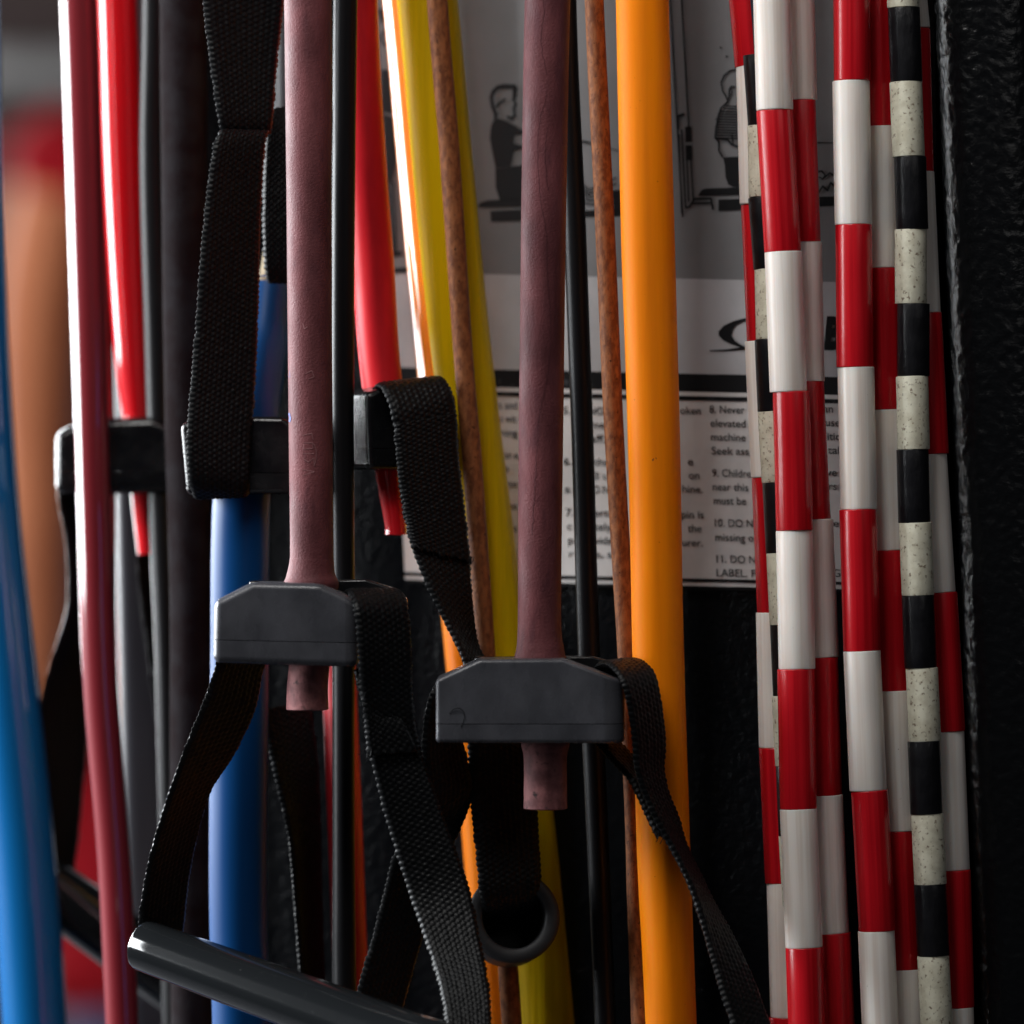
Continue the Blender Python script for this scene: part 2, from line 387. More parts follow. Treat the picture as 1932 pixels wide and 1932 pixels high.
# upright on the right: rounded steel post, finely lumpy
def lumpy_post(rows, m, name, parent, amp=0.00028, flat=2.5):
    pts = cr(rows, 170); segs = 150; vs = []; fs = []
    for i, p in enumerate(pts):
        c = P(p[0], p[1], p[2]); r = p[3] / 2 * s_at(p[2] / 1000)
        for j in range(segs):
            th = 2 * math.pi * j / segs; cx = math.cos(th); cy = math.sin(th)
            f = (abs(cx) ** flat + abs(cy) ** flat) ** (-1 / flat)
            q = Vector((c.x + r * f * cx, c.y + r * f * cy, c.z))
            h = mnoise.fractal(q * 470, 0.9, 2.1, 3) 
            h2 = mnoise.noise(Vector((q.x * 900, q.y * 900, q.z * 700)))
            d = amp * (0.9 * h + 0.5 * h2)
            vs.append(q + Vector((cx, cy, 0)) * d)
    for i in range(len(pts) - 1):
        for j in range(segs):
            k = (j + 1) % segs; fs.append((i * segs + j, (i + 1) * segs + j, (i + 1) * segs + k, i * segs + k))
    return link(name, mesh('post', vs, fs), m, parent)
lumpy_post([(1838, -500, 26, 200), (1860, 0, 26, 200), (1899, 966, 26, 200), (1940, 1932, 26, 200), (1960, 2400, 26, 200)], M['powder'], 'upright_post', mach)

# ------------------------------------------------------------------ instruction sign
SL = 0.0355  # lean of the sign: x per y
ROT = 0.022  # slope of its lines: y per x
def yl(y, x): return y + (x - 1340) * ROT
sign = empty('instruction_sign', S(1250, 1110, 0), 'grey instruction placard with line drawings and numbered warnings behind the bands', 'sign')
def band(y0, y1, name, m, off, x0=None, x1=1722, th=0.0002):
    xa = (lambda y: 712 + y * 0.048) if x0 is None else (lambda y: x0 + (y - 900) * SL)
    xb = lambda y: x1 + (y - 900) * SL * 0.3
    return sheet_on_face([(xa(y0), yl(y0, xa(y0))), (xb(y0), yl(y0, xb(y0))), (xb(y1), yl(y1, xb(y1))), (xa(y1), yl(y1, xa(y1)))], off, th, name, m, sign)
band(-700, 527, 'upper_panel', M['sign_grey'], 0.0002)
band(527, 706, 'logo_panel', M['sign_light'], 0.0002)
band(706, 740, 'black_band', M['ink_scuffed'], 0.0002)
band(740, 1110, 'text_panel', M['sign_white'], 0.0002)
band(748, 756, 'border_line', M['ink_scuffed'], 0.0006)
band(1092, 1098, 'border_line', M['ink'], 0.0006)
band(1106, 1112, 'border_line', M['ink'], 0.0006)

fontdata = None
def text(s, x, y, wpx=None, size=20.5, m='ink', shear=0.0, bold=0.006, parent=None, name='text_line'):
    cu = bpy.data.curves.new('t', 'FONT'); cu.body = s; cu.size = 1.0; cu.shear = shear; cu.offset = bold; cu.resolution_u = 4
    o = bpy.data.objects.new('t', cu); C.objects.link(o)
    dg = bpy.context.evaluated_depsgraph_get(); dg.update()
    me = bpy.data.meshes.new_from_object(o.evaluated_get(dg)); bpy.data.objects.remove(o); bpy.data.curves.remove(cu)
    xs = [v.co.x for v in me.vertices]; wd = max(xs) - min(xs); fx = size if wpx is None else wpx / wd
    x0 = min(xs)
    for v in me.vertices:
        u = (v.co.x - x0) * fx; h = v.co.y * size
        X = x + u - h * SL * -1 * -1; Y = yl(y, x) + u * ROT - h
        v.co = S(X, Y, 0.0008)
    me.update()
    return link(name, me, M[m], parent or sign)
rc = 1341
for s, dx, y, wd in [('8. Never', 0, 779, 66), ('elevated', 2, 805, 66), ('machine', 3, 831, 65), ('Seek ass', 4, 857, 70),
                     ('9. Childre', 5, 899, 73), ('near this', 6, 925, 67), ('must be', 8, 951, 61), ('10. DO N', 10, 993, 72),
                     ('missing o', 11, 1020, 72), ('11. DO N', 13, 1061, 74), ('LABEL. F', 13, 1087, 74)]:
    text(s, rc + dx, y, wd)
for s, x, y, wd in [('an', 1556, 776, 18), ('use', 1560, 802, 27), ('ditio', 1553, 828, 36), ('tal', 1564, 854, 22),
                    ('ve', 1562, 896, 19), ('rs', 1566, 922, 15), ('re', 1566, 992, 19), ('G', 1573, 1086, 15)]:
    text(s, x, y - (x - 1340) * ROT + 2, wd)
for s, x, y, wd in [('5.', 1064, 785, 14), ('NOT', 1115, 785, 36), ('oken', 1286, 782, 38), ('med', 1118, 811, 34), ('taff.', 1108, 837, 36),
                    ('6.', 1066, 881, 14), ('the', 1124, 881, 26), ('e', 1300, 878, 10), ('ell u', 1110, 907, 40), ('on', 1302, 904, 20),
                    ('s', 1068, 933, 9), ('DO NO', 1108, 933, 58), ('hine.', 1290, 930, 38), ('7.', 1070, 977, 14), ('erta', 1124, 977, 34), ('pin is', 1288, 978, 42),
                    ('c', 1072, 1003, 9), ('tely', 1124, 1003, 32), ('the', 1300, 1004, 26), ('p', 1074, 1029, 10), ('vide', 1124, 1029, 34), ('urer.', 1290, 1031, 38),
                    ('r', 1076, 1055, 8), ('e, s', 1124, 1055, 32),
                    ('s and', 944, 776, 34), ('t wit', 946, 802, 30), ('ning', 948, 828, 30), ('for e', 948, 870, 32), ('b', 952, 896, 10), ('use', 954, 924, 24), ('loa', 956, 966, 22), ('he', 960, 1008, 18)]:
    text(s, x, y - (x - 1340) * ROT * 0.4, wd)
# flat ink drawings
class Ink:
    def __init__(s): s.vs = []; s.fs = []
    def fill(s, pts):
        b = len(s.vs); s.vs += [S(x, y, 0.0008) for x, y in pts]; s.fs.append(tuple(range(b, b + len(pts))))
    def line(s, pts, wd=3.0):
        for (x0, y0), (x1, y1) in zip(pts[:-1], pts[1:]):
            l = math.hypot(x1 - x0, y1 - y0) or 1; nx = -(y1 - y0) / l * wd / 2; ny = (x1 - x0) / l * wd / 2
            ex = (x1 - x0) / l * wd * .3; ey = (y1 - y0) / l * wd * .3
            b = len(s.vs); s.vs += [S(*p, 0.0009 + 0.00002 * (len(s.fs) % 7)) for p in ((x0 + nx - ex, y0 + ny - ey), (x1 + nx + ex, y1 + ny + ey), (x1 - nx + ex, y1 - ny + ey), (x0 - nx - ex, y0 - ny - ey))]
            s.fs.append((b, b + 1, b + 2, b + 3))
    def build(s, name, m='ink'):
        return link(name, mesh(name, s.vs, s.fs, False), M[m], sign)
c3 = lambda L: [(940.6 + x * .3347, y * .3347) for x, y in L]
k = Ink()   # cable frame and seated person seen from behind
k.line(c3([(975, -500), (975, 0), (1005, 540), (1045, 1220)]), 3.2); k.line(c3([(1030, -500), (1040, 0), (1068, 500), (1080, 720)]), 3)
k.line(c3([(1020, 725), (1018, 655), (1052, 645)]), 4); k.fill(c3([(1058, 715), (1092, 715), (1095, 800), (1060, 803)])); k.fill(c3([(1060, 820), (1095, 818), (1098, 903), (1062, 905)]))
k.line(c3([(1040, 735), (1062, 1165)]), 3); k.line(c3([(1070, 900), (1080, 1135)]), 3); k.line(c3([(1092, 900), (1106, 1125)]), 3); k.line(c3([(1025, 760), (1040, 1200)]), 2.5)
k.line(c3([(1062, 1172), (1085, 1165), (1112, 1122), (1205, 1120), (1216, 1180)]), 4); k.line(c3([(1100, 1148), (1200, 1145)]), 3.5)
k.fill(c3([(1130, 1105), (1150, 1072), (1175, 1062), (1560, 1052), (1560, 1095), (1150, 1105)])); k.fill(c3([(1245, 1125), (1900, 1108), (1900, 1160), (1245, 1190)]))
k.line(c3([(1345, 395), (1310, 400), (1280, 425), (1262, 465), (1272, 515), (1290, 545), (1300, 570), (1308, 545), (1308, 505), (1318, 488), (1335, 490)]), 3)
k.line(c3([(1318, 500), (1325, 520), (1318, 540)]), 2)
k.line(c3([(1300, 575), (1262, 610), (1245, 660), (1232, 730), (1228, 778), (1250, 800), (1250, 850), (1270, 885)]), 3.5)
for i in range(13):
    y = 598 + i * 15; xl = 1296 - (52 if i > 3 else 14 * (i + .3)) - i * 1.2
    k.line(c3([(xl + 6 * math.sin(i * 2.1), y), (1370, y + 4)]), 2.6)
k.line(c3([(1232, 780), (1300, 790), (1322, 815), (1365, 832)]), 4); k.line(c3([(1322, 760), (1330, 810)]), 3)
k.fill(c3([(1272, 888), (1320, 885), (1470, 880), (1470, 1060), (1330, 1056), (1300, 1040), (1285, 1000), (1282, 940)]))
k.line(c3([(1760, 806), (1900, 806)]), 2)
k.line(c3([(1800, 970), (1830, 965), (1850, 990), (1835, 1010), (1815, 1000)]), 3); k.line(c3([(1840, 1005), (1875, 975), (1895, 990)]), 3); k.line(c3([(1810, 1090), (1835, 1050), (1862, 1075), (1880, 1030), (1900, 1050)]), 3.5)
k.line(c3([(1258, 268), (1264, 272)]), 3); k.line(c3([(1290, 318), (1298, 322)]), 3)
k.build('printed_drawing')
c2 = lambda L: [(470.3 + x * .3347, y * .3347) for x, y in L]
k = Ink()   # seated person in profile
k.line(c2([(1400, 650), (1380, 600), (1372, 550), (1385, 515), (1410, 492), (1445, 484), (1503, 488), (1508, 500), (1505, 545)]), 7)
k.line(c2([(1500, 500), (1498, 560), (1510, 590), (1500, 610), (1505, 650), (1490, 668), (1465, 660)]), 5); k.line(c2([(1400, 600), (1420, 580), (1450, 560)]), 4); k.line(c2([(1400, 640), (1395, 670)]), 6)
k.fill(c2([(1368, 720), (1380, 685), (1405, 668), (1450, 680), (1490, 702), (1560, 742), (1560, 752), (1500, 760), (1498, 810), (1560, 825), (1560, 835), (1500, 850), (1480, 940), (1395, 950), (1375, 850), (1362, 780)]))
k.fill(c2([(1393, 952), (1560, 930), (1560, 1130), (1420, 1130), (1395, 1060)]))
k.fill(c2([(1290, 1165), (1310, 1142), (1350, 1130), (1560, 1118), (1560, 1165), (1320, 1172)])); k.fill(c2([(1365, 1190), (1560, 1180), (1560, 1242), (1370, 1250)]))
k.build('printed_drawing', 'ink_grey')
k = Ink()   # bar and foot strokes seen between the tubes
k.fill([(1085, 398), (1180, 395), (1180, 407), (1085, 410)]); k.line([(1098, 266), (1114, 270)], 4); k.line([(1096, 266), (1170, 285)], 1.6)
for i in range(5): k.line([(1098, 345 + i * 9), (1112 + i, 358 + i * 7), (1135, 352 + i * 8), (1165, 335 + i * 12)], 2.6)
k.fill([(1158, 360), (1180, 356), (1180, 398), (1160, 400)])
k.build('printed_drawing')
k = Ink()   # standing figure, at the left of the sheet
ring = [(733 + 10 * math.cos(a), 72 + 14 * math.sin(a)) for a in [i * .52 for i in range(13)]]
k.line(ring, 4); k.fill([(716, 20), (735, 8), (742, 30), (722, 46)])
k.fill([(722, 132), (744, 132), (748, 215), (724, 212)]); k.fill([(724, 215), (752, 225), (750, 300), (742, 345), (730, 345), (728, 280)])
k.line([(735, 340), (740, 420), (744, 480)], 6); k.line([(744, 345), (748, 420), (750, 475)], 5); k.fill([(735, 478), (760, 474), (760, 482), (735, 486)]); k.fill([(735, 506), (790, 504), (790, 514), (735, 516)])
k.line([(716, 150), (722, 330)], 3); k.line([(752, 240), (764, 330)], 3)
k.build('printed_drawing', 'ink_grey')
# emblem: swept crescent with a tail, and the slanted letter next to it
k = Ink()
lg = lambda L: [((1180 + x / 2.195) * .7838, (680 + y / 2.195) * .7838) for x, y in L]
k.fill(lg([(1345, 190), (1290, 205), (1240, 228), (1212, 258), (1212, 280), (1235, 305), (1275, 325), (1320, 342), (1400, 352), (1345, 338), (1300, 310), (1280, 280), (1285, 250), (1305, 225), (1345, 205), (1420, 185)]))
k.fill(lg([(1165, 358), (1260, 353), (1330, 343), (1400, 350), (1330, 358), (1250, 363), (1168, 364)]))
k.build('emblem')
text('B', 1556, 651, 34, size=80, shear=0.2, bold=0.06, name='emblem_letter')

# ------------------------------------------------------------------ hanging tubes
def band_tube(rows, m, label, name='resistance_tube', cat='tube', **kw):
    o = tube(name, rows, m, None, **kw); tag(o, label, cat); return o
T, B_ = -620, 2560
orange_tube = band_tube([(1200, T, 14, 99), (1212, 0, 14, 100), (1221, 400, 13, 101), (1233, 800, 12, 99), (1241, 1200, 11, 98), (1252, 1600, 11, 101), (1266, 1932, 11, 97), (1290, B_, 11, 97)],
          M['orange'], 'thick bright orange rubber tube hanging straight beside the brown cord at centre right')
band_tube([(738, T, 62, 112), (806, 0, 61, 114), (836, 320, 60, 115), (868, 643, 60, 114), (912, 990, 60, 112), (945, 1240, 60, 110), (990, 1526, 60, 106), (1032, 1932, 60, 104), (1090, B_, 60, 104)],
          M['yellow'], 'wide yellow latex tube slanting down behind the second leather cord')
band_tube([(700, T, 84, 84), (763, 0, 83, 84), (790, 300, 82, 84), (815, 560, 82, 84), (832, 740, 82, 84), (873, 1150, 82, 84), (908, 1520, 82, 84), (940, 1932, 82, 84), (980, B_, 82, 84)],
          M['orange_gloss'], 'orange tube mostly hidden behind the yellow tube')
band_tube([(1060, T, 30, 44), (1066, 0, 30, 44), (1083, 400, 30, 43), (1098, 800, 30, 42), (1110, 1200, 30, 42), (1124, 1500, 30, 42), (1142, 1932, 30, 40), (1165, B_, 30, 40)],
          M['black_tube'], 'thin black rubber tube just right of the cracked mauve tube')
band_tube([(660, T, 34, 46), (652, 0, 34, 45), (648, 400, 34, 44), (646, 800, 34, 44), (648, 1200, 34, 43), (648, 1500, 34, 42), (650, 1932, 34, 46), (652, B_, 34, 46)],
          M['black_tube'], 'thin black rubber tube just right of the mauve tube with the black grip bar')
band_tube([(290, T, 122, 46), (290, 0, 122, 46), (285, 300, 122, 45), (295, 643, 122, 46), (304, 977, 122, 46), (316, 1289, 122, 44), (328, 1932, 122, 44), (335, B_, 122, 44)],
          M['black_tube'], 'blurred black tube touching the right side of the glowing red tube')
band_tube([(346, T, 92, 90), (346, 0, 92, 90), (348, 300, 92, 88), (350, 643, 92, 84), (352, 850, 92, 82), (356, 1000, 92, 80), (360, 1300, 92, 78), (362, B_, 92, 78)],
          M['sleeve'], 'dark fabric sleeved tube left of the tall black strap', cat='tube', wob=0.05)
band_tube([(120, T, 104, 70), (148, 0, 104, 70), (168, 640, 104, 66), (178, 977, 104, 65), (189, 1289, 104, 65), (215, 1620, 104, 62), (231, 1932, 104, 63), (258, B_, 104, 63)],
          M['maroon'], 'blurred maroon tube with a white lit left edge near the left side')
band_tube([(168, T, 136, 62), (172, 0, 136, 62), (176, 300, 136, 62), (182, 640, 136, 62), (187, 900, 136, 62), (190, 1250, 136, 60), (190, 1330, 136, 60)],
          M['maroon'], 'second maroon tube showing as a sliver behind the blurred maroon tube')
band_tube([(-75, T, 150, 124), (-62, 0, 150, 124), (-50, 500, 150, 124), (-30, 900, 150, 124), (10, 1289, 150, 124), (42, 1600, 150, 124), (66, 1932, 150, 124), (105, B_, 150, 124)],
          M['light_blue'], 'thick blue tube out of focus at the far left edge')
band_tube([(636, 1160, 66, 66), (642, 1340, 66, 66), (654, 1640, 66, 66), (664, 1932, 66, 66), (682, B_, 66, 66)],
          M['dark_red'], 'dark red tube half hidden behind the thin black tube below the left block')
band_tube([(548, T, 92, 80), (550, 0, 92, 80), (552, 300, 92, 80), (556, 640, 92, 80)],
          M['steel_grey'], 'grey tube end glimpsed between the tall strap and the left mauve tube')
band_tube([(1098, T, 24, 37), (1121, 0, 24, 37), (1140, 400, 23, 37), (1158, 800, 22, 37), (1172, 1050, 22, 36), (1183, 1240, 22, 35), (1194, 1500, 22, 34), (1208, 1932, 22, 34), (1230, B_, 22, 34)],
          M['leather'], 'rough brown leather cord hanging against the thick orange tube', name='leather_jump_rope', cat='jump rope', wob=0.06, n=40)
band_tube([(780, T, 44, 40), (825, 0, 44, 39), (850, 315, 44, 38), (872, 643, 44, 37), (893, 900, 44, 37), (917, 1240, 44, 37), (940, 1550, 44, 37), (966, 1932, 44, 38), (1010, B_, 44, 38)],
          M['leather'], 'brown leather cord hanging in front of the yellow tube', name='leather_jump_rope', cat='jump rope', wob=0.05, n=40)

# grey steel upright far left
gp = empty('steel_post', P(300, 2600, 196), 'blurred grey steel post behind the red band at the left', 'post')
lp = [(238, -620, 196, 98), (250, 0, 196, 98), (258, 500, 196, 98), (267, 930, 196, 98), (281, 1500, 196, 98), (292, 1932, 196, 98), (300, 2560, 196, 98)]
def plain_post(rows, m, name, parent, flat=5):
    pts = cr(rows, 6); segs = 48; vs = []; fs = []
    for p in pts:
        c = P(*p[:3]); r = p[3] / 2 * s_at(p[2] / 1000)
        for j in range(segs):
            th = 2 * math.pi * j / segs + .35; cx = math.cos(th); cy = math.sin(th); f = (abs(cx) ** flat + abs(cy) ** flat) ** (-1 / flat)
            vs.append(c + Vector((r * f * cx, r * f * cy, 0)))
    for i in range(len(pts) - 1):
        for j in range(segs):
            kk = (j + 1) % segs; fs.append((i * segs + j, (i + 1) * segs + j, (i + 1) * segs + kk, i * segs + kk))
    return link(name, mesh('post', vs, fs), m, parent)
plain_post(lp, M['steel_grey'], 'shaft', gp)

# ------------------------------------------------------------------ band A: left mauve tube, block, straps and black grip
def arc_on_tube(parent, name, m, strokes, cx, w, mm, wd=2.2):
    """thin raised strokes on the front of a tube: strokes are lists of (dx,py) from the tube centre"""
    vs = []; fs = []
    def q(x, y):
        r = w / 2; dx = max(-r * .995, min(r * .995, x)); dep = math.sqrt(r * r - dx * dx)
        kk = s_at(mm / 1000); p = P(cx + dx, y, mm)
        return p + Vector((0, -(dep + 1.5) * kk, 0)) + Vector((dx / r * 0.6 * kk, 0, 0))
    for st in strokes:
        for (x0, y0), (x1, y1) in zip(st[:-1], st[1:]):
            l = math.hypot(x1 - x0, y1 - y0) or 1; nx = -(y1 - y0) / l * wd / 2; ny = (x1 - x0) / l * wd / 2
            b = len(vs); vs += [q(x0 + nx, y0 + ny), q(x1 + nx, y1 + ny), q(x1 - nx, y1 - ny), q(x0 - nx, y0 - ny)]; fs.append((b, b + 1, b + 2, b + 3))
    return link(name, mesh(name, vs, fs), m, parent)

A = empty('resistance_band', P(587, 1340, -5), 'left mauve resistance band with speckled grey block, wide strap and glossy black grip', 'resistance band', 'banded handles')
ta = tube('tube', [(575, T, -5, 90), (581, 0, -5, 90), (583, 400, -5, 85), (586, 800, -5, 83), (588, 1020, -5, 82), (588, 1060, -5, 84), (587, 1084, -5, 92), (587, 1100, -5, 104), (586, 1115, -5, 100)], M['purple'], A, n=14)
tag(arc_on_tube(ta, 'faded_lettering', M['mould'], [
    [(-14, 822), (4, 818), (6, 830)], [(-12, 836), (6, 836), (6, 846), (-12, 848), (-12, 838)], [(-13, 856), (8, 856)], [(-12, 866), (-2, 872), (8, 864), (8, 878)],
    [(-14, 886), (9, 890), (-14, 898)], [(8, 838), (12, 850), (12, 866), (8, 880)], [(-13, 612), (-10, 622), (-4, 618)], [(-8, 706), (4, 700), (8, 712), (-2, 716)]], 586, 83, -5, 1.3), 'faint pale moulded lettering')
tag(arc_on_tube(ta, 'ink_mark', M['blue_ink'], [[(-39, 604), (-36, 612), (-36, 622)], [(-40, 668), (-39, 684)], [(-40, 700), (-39, 712)], [(-40, 780), (-37, 790), (-39, 796)]], 586, 83, -5, 3.2), 'small blue printed marks')
tag(tube('tube_end', [(586, 1240, -5, 78), (583, 1262, -5, 77), (580, 1300, -5, 78), (580, 1338, -5, 80)], M['purple_stub'], A, hole=0.5), 'grimy cut end of the mauve tube below the block')
blkA = anchor_block(A, [(404, 1134), (476, 1098), (604, 1101), (676, 1134), (676, 1259), (402, 1251)], -20, 23, M['plastic'], 1219.5, 0.0219, bev=0.0022, rb=0.004, seg=4)
prism('slot_shell', [(470, 1096), (690, 1093), (738, 1108), (768, 1130), (768, 1150), (470, 1150)], 4, 9, M['plastic_dark'], blkA, bev=0.0008)
strap([(640, 1140, 3, 722, 1140, 7), (648, 1122, 1, 735, 1122, 5), (652, 1117, -6, 748, 1116, 0), (658, 1121, -14, 760, 1121, -7), (668, 1145, -21, 768, 1142, -11), (674, 1190, -22, 773, 1188, -12),
       (678, 1250, -21, 776, 1250, -12), (684, 1320, -18, 778, 1320, -11), (695, 1400, -15, 789, 1400, -9), (717, 1500, -13, 816, 1484, -9), (746, 1600, -12, 850, 1580, -9),
       (778, 1700, -13, 885, 1680, -11), (812, 1800, -20, 906, 1780, -18), (832, 1870, -28, 920, 1850, -26), (843, 1940, -36, 926, 1930, -34), (842, 2010, -45, 922, 2010, -45), (838, 2070, -54, 918, 2075, -54)], A)
strap([(672, 1262, -14, 690, 1262, -6), (676, 1290, -16, 705, 1285, -8), (686, 1330, -18, 730, 1320, -10), (690, 1372, -17, 760, 1360, -12), (694, 1420, -16.5, 785, 1412, -11)], A, fray=True)
strap([(420, 1215, -3, 520, 1225, 12), (408, 1255, -4, 497, 1262, 14), (386, 1320, -4, 480, 1340, 14), (350, 1410, -3, 440, 1425, 14), (318, 1500, 0, 398, 1490, 15),
       (290, 1590, 4, 372, 1575, 17), (272, 1670, 8, 356, 1655, 19), (263, 1740, 12, 347, 1735, 22), (266, 1790, 15, 342, 1790, 24)], A)
gA0 = P(270, 1783, 14); gA1 = P(940, 2030, -62)
grip = cyl_between('grip', gA0, gA1, 49 * K, 61 * K, M['grip'], A)

# ------------------------------------------------------------------ band B: right mauve tube
Bn = empty('resistance_band', P(1029, 1525, -5), 'right mauve resistance band with cracked skin, scuffed grey block and narrow twisted strap', 'resistance band', 'banded handles')
tb = tube('tube', [(1052, T, -6, 88), (1033, 0, -6, 86), (1026, 400, -6, 85), (1021, 800, -6, 84), (1018, 1120, -6, 82), (1018, 1195, -6, 84), (1019, 1225, -6, 91), (1019, 1245, -6, 99), (1019, 1262, -6, 97)], M['purple'], Bn, n=14)
def crack(pts, seed):
    rnd = random.Random(seed); out = []
    for p in cr(pts, 16): out.append((p[0] + rnd.uniform(-1.2, 1.2), p[1]))
    return out
tag(arc_on_tube(tb, 'crack', M['purple_dark'], [
    crack([(-10, -40), (2, 20), (-4, 80), (8, 150), (6, 190), (-6, 230), (-10, 300), (-4, 380), (6, 440), (8, 520), (14, 600), (12, 680), (2, 740), (-8, 790), (-12, 860), (-16, 940), (-20, 1010)], 3),
    crack([(8, 150), (14, 210), (4, 290), (10, 360)], 5)], 1024, 84, -6, 1.1), 'thin dark crack running down the rubber')
tag(tube('tube_end', [(1029, 1385, -6, 88), (1029, 1405, -6, 91), (1029, 1420, -6, 84), (1029, 1440, -6, 81), (1029, 1480, -6, 81), (1029, 1525, -6, 83)], M['purple_stub'], Bn, hole=0.5, n=8), 'grimy blotched cut end of the mauve tube')
blkB = anchor_block(Bn, [(822, 1282), (905, 1244), (1062, 1243), (1180, 1286), (1180, 1403), (822, 1402)], -22, 24, M['plastic'], 1366, 0.0, bev=0.0013, rb=0.0065, seg=4)
prism('slot_shell', [(895, 1240), (1118, 1238), (1160, 1250), (1192, 1262), (1192, 1290), (895, 1290)], 3, 9, M['plastic_dark'], blkB, bev=0.0008)
strap([(1112, 1280, 4, 1176, 1270, 8), (1122, 1262, 2, 1185, 1252, 8), (1136, 1253, -5, 1198, 1247, 4), (1153, 1259, -15, 1217, 1253, -3), (1173, 1287, -21, 1237, 1277, -8), (1185, 1335, -21, 1248, 1335, -8),
       (1194, 1400, -19, 1255, 1400, -7), (1199, 1450, -18, 1252, 1450, -6), (1215, 1500, -16, 1262, 1500, -5), (1238, 1550, -15, 1280, 1545, -3), (1268, 1602, -14, 1292, 1592, 0),
       (1300, 1667, -15, 1322, 1655, 0), (1322, 1732, -17, 1352, 1715, -3), (1340, 1800, -20, 1387, 1775, -8), (1360, 1870, -24, 1422, 1850, -13), (1385, 1945, -28, 1448, 1920, -18), (1425, 2060, -34, 1495, 2030, -25), (1500, 2250, -40, 1575, 2220, -32)],
      Bn, cols=9)
strap([(1122, 1395, -1, 1150, 1388, 8), (1135, 1412, -3, 1166, 1400, 8), (1160, 1440, -5, 1190, 1424, 6), (1190, 1472, -8, 1214, 1458, 3), (1214, 1520, -11, 1240, 1510, 0), (1238, 1572, -13.5, 1264, 1560, -3)], Bn, fray=True, cols=7)
strap([(856, 1300, 8, 905, 1310, 12), (850, 1280, 7, 900, 1290, 12), (828, 1284, 6, 880, 1284, 14), (809, 1320, 4, 870, 1320, 14), (800, 1370, 4, 868, 1370, 14), (797, 1430, 4, 880, 1430, 14), (800, 1500, 5, 892, 1490, 14),
       (785, 1560, 8, 876, 1545, 15), (748, 1605, 11, 842, 1620, 18), (726, 1680, 13, 815, 1700, 20), (706, 1760, 13, 790, 1790, 20), (680, 1850, 12, 765, 1880, 20), (655, 1950, 10, 740, 1980, 18), (630, 2080, 8, 712, 2100, 16)], Bn)

# ------------------------------------------------------------------ band C: red tube in the middle, hanging block, strap through a round grip
Cn = empty('resistance_band', P(745, 1010, 50), 'chalky red resistance band whose black strap folds over a tilted black block', 'resistance band', 'banded handles')
tube('tube', [(655, T, 52, 78), (673, 0, 52, 78), (690, 315, 52, 79), (704, 500, 52, 80), (713, 643, 51, 78), (722, 735, 50, 76), (727, 780, 49, 70)], M['dull_red'], Cn)
tube('tube_end', [(728, 840, 48, 54), (735, 890, 47, 54), (746, 985, 46, 42), (747, 1008, 46, 42)], M['red'], Cn, hole=0.45)
blkC = anchor_block(Cn, [(660, 742), (700, 728), (790, 726), (842, 742), (850, 884), (666, 886)], 34, 22, M['plastic_dark'], 846, bev=0.0018, yaw=math.radians(22))
strap([(700, 752, 40, 800, 742, 50), (704, 735, 36, 815, 722, 48), (712, 728, 32, 828, 715, 40), (724, 738, 26, 840, 718, 34), (739, 778, 23, 853, 748, 31), (748, 840, 23, 861, 800, 31), (753, 900, 23, 864, 870, 31), (762, 970, 24, 872, 950, 31),
       (780, 1040, 24, 884, 1040, 31), (808, 1110, 23, 889, 1110, 31), (838, 1170, 22, 894, 1170, 32), (862, 1215, 20, 900, 1215, 33), (876, 1250, 18, 915, 1250, 33), (885, 1300, 16, 950, 1300, 30),
       (884, 1400, 15, 1005, 1400, 24), (888, 1500, 13, 1010, 1490, 21), (898, 1600, 11, 1016, 1590, 19), (906, 1680, 10, 1020, 1670, 17), (913, 1713, 13, 1016, 1706, 20), (916, 1732, 20, 1010, 1728, 27)], Cn, cols=12, pitch_px=11)
strap([(745, 800, 22.3, 860, 780, 30), (751, 880, 22, 864, 860, 30), (764, 960, 22.6, 874, 945, 30), (778, 1030, 22.5, 887, 1056, 30)], Cn, fray=True, cols=12, pitch_px=9)
cyl_between('round_grip', P(970, 1730, 14), P(958, 1744, 37), 88 * K, 84 * K, M['ring_rubber'], Cn, hole=60 * K)

# ------------------------------------------------------------------ band D: bright red band at the left with its block, strap and grip (out of focus)
Dn = empty('resistance_band', P(277, 1045, 132), 'blurred bright red resistance band entering a black block at the left', 'resistance band', 'banded handles')
tube('tube', [(195, T, 132, 76), (220, 0, 132, 76), (230, 315, 132, 75), (246, 643, 132, 66), (257, 785, 132, 54), (262, 830, 132, 50)], M['red'], Dn)
tube('tube_end', [(268, 900, 132, 48), (271, 940, 132, 46), (277, 1045, 132, 34)], M['red'], Dn, hole=0.4)
blkD = anchor_block(Dn, [(103, 815), (160, 790), (288, 786), (332, 806), (332, 931), (104, 932)], 116, 26, M['plastic_dark'], 892, bev=0.003)
strap([(112, 900, 134, 160, 905, 152), (112, 950, 134, 162, 950, 150), (126, 1020, 136, 160, 1020, 150), (130, 1100, 138, 160, 1100, 150), (125, 1160, 140, 165, 1160, 152), (92, 1260, 146, 168, 1250, 158), (70, 1360, 150, 168, 1340, 162), (62, 1460, 152, 160, 1440, 164), (58, 1560, 154, 150, 1560, 166), (60, 1640, 156, 140, 1640, 168)], Dn)
strap([(250, 905, 138, 300, 905, 152), (262, 1100, 152, 330, 1100, 158), (300, 1400, 154, 360, 1400, 160), (330, 1700, 156, 390, 1700, 162), (345, 1860, 156, 400, 1860, 162)], Dn)
cyl_between('grip', P(45, 1640, 166), P(400, 1905, 156), 66 * K, 66 * K, M['grip'], Dn, lip=0.002)

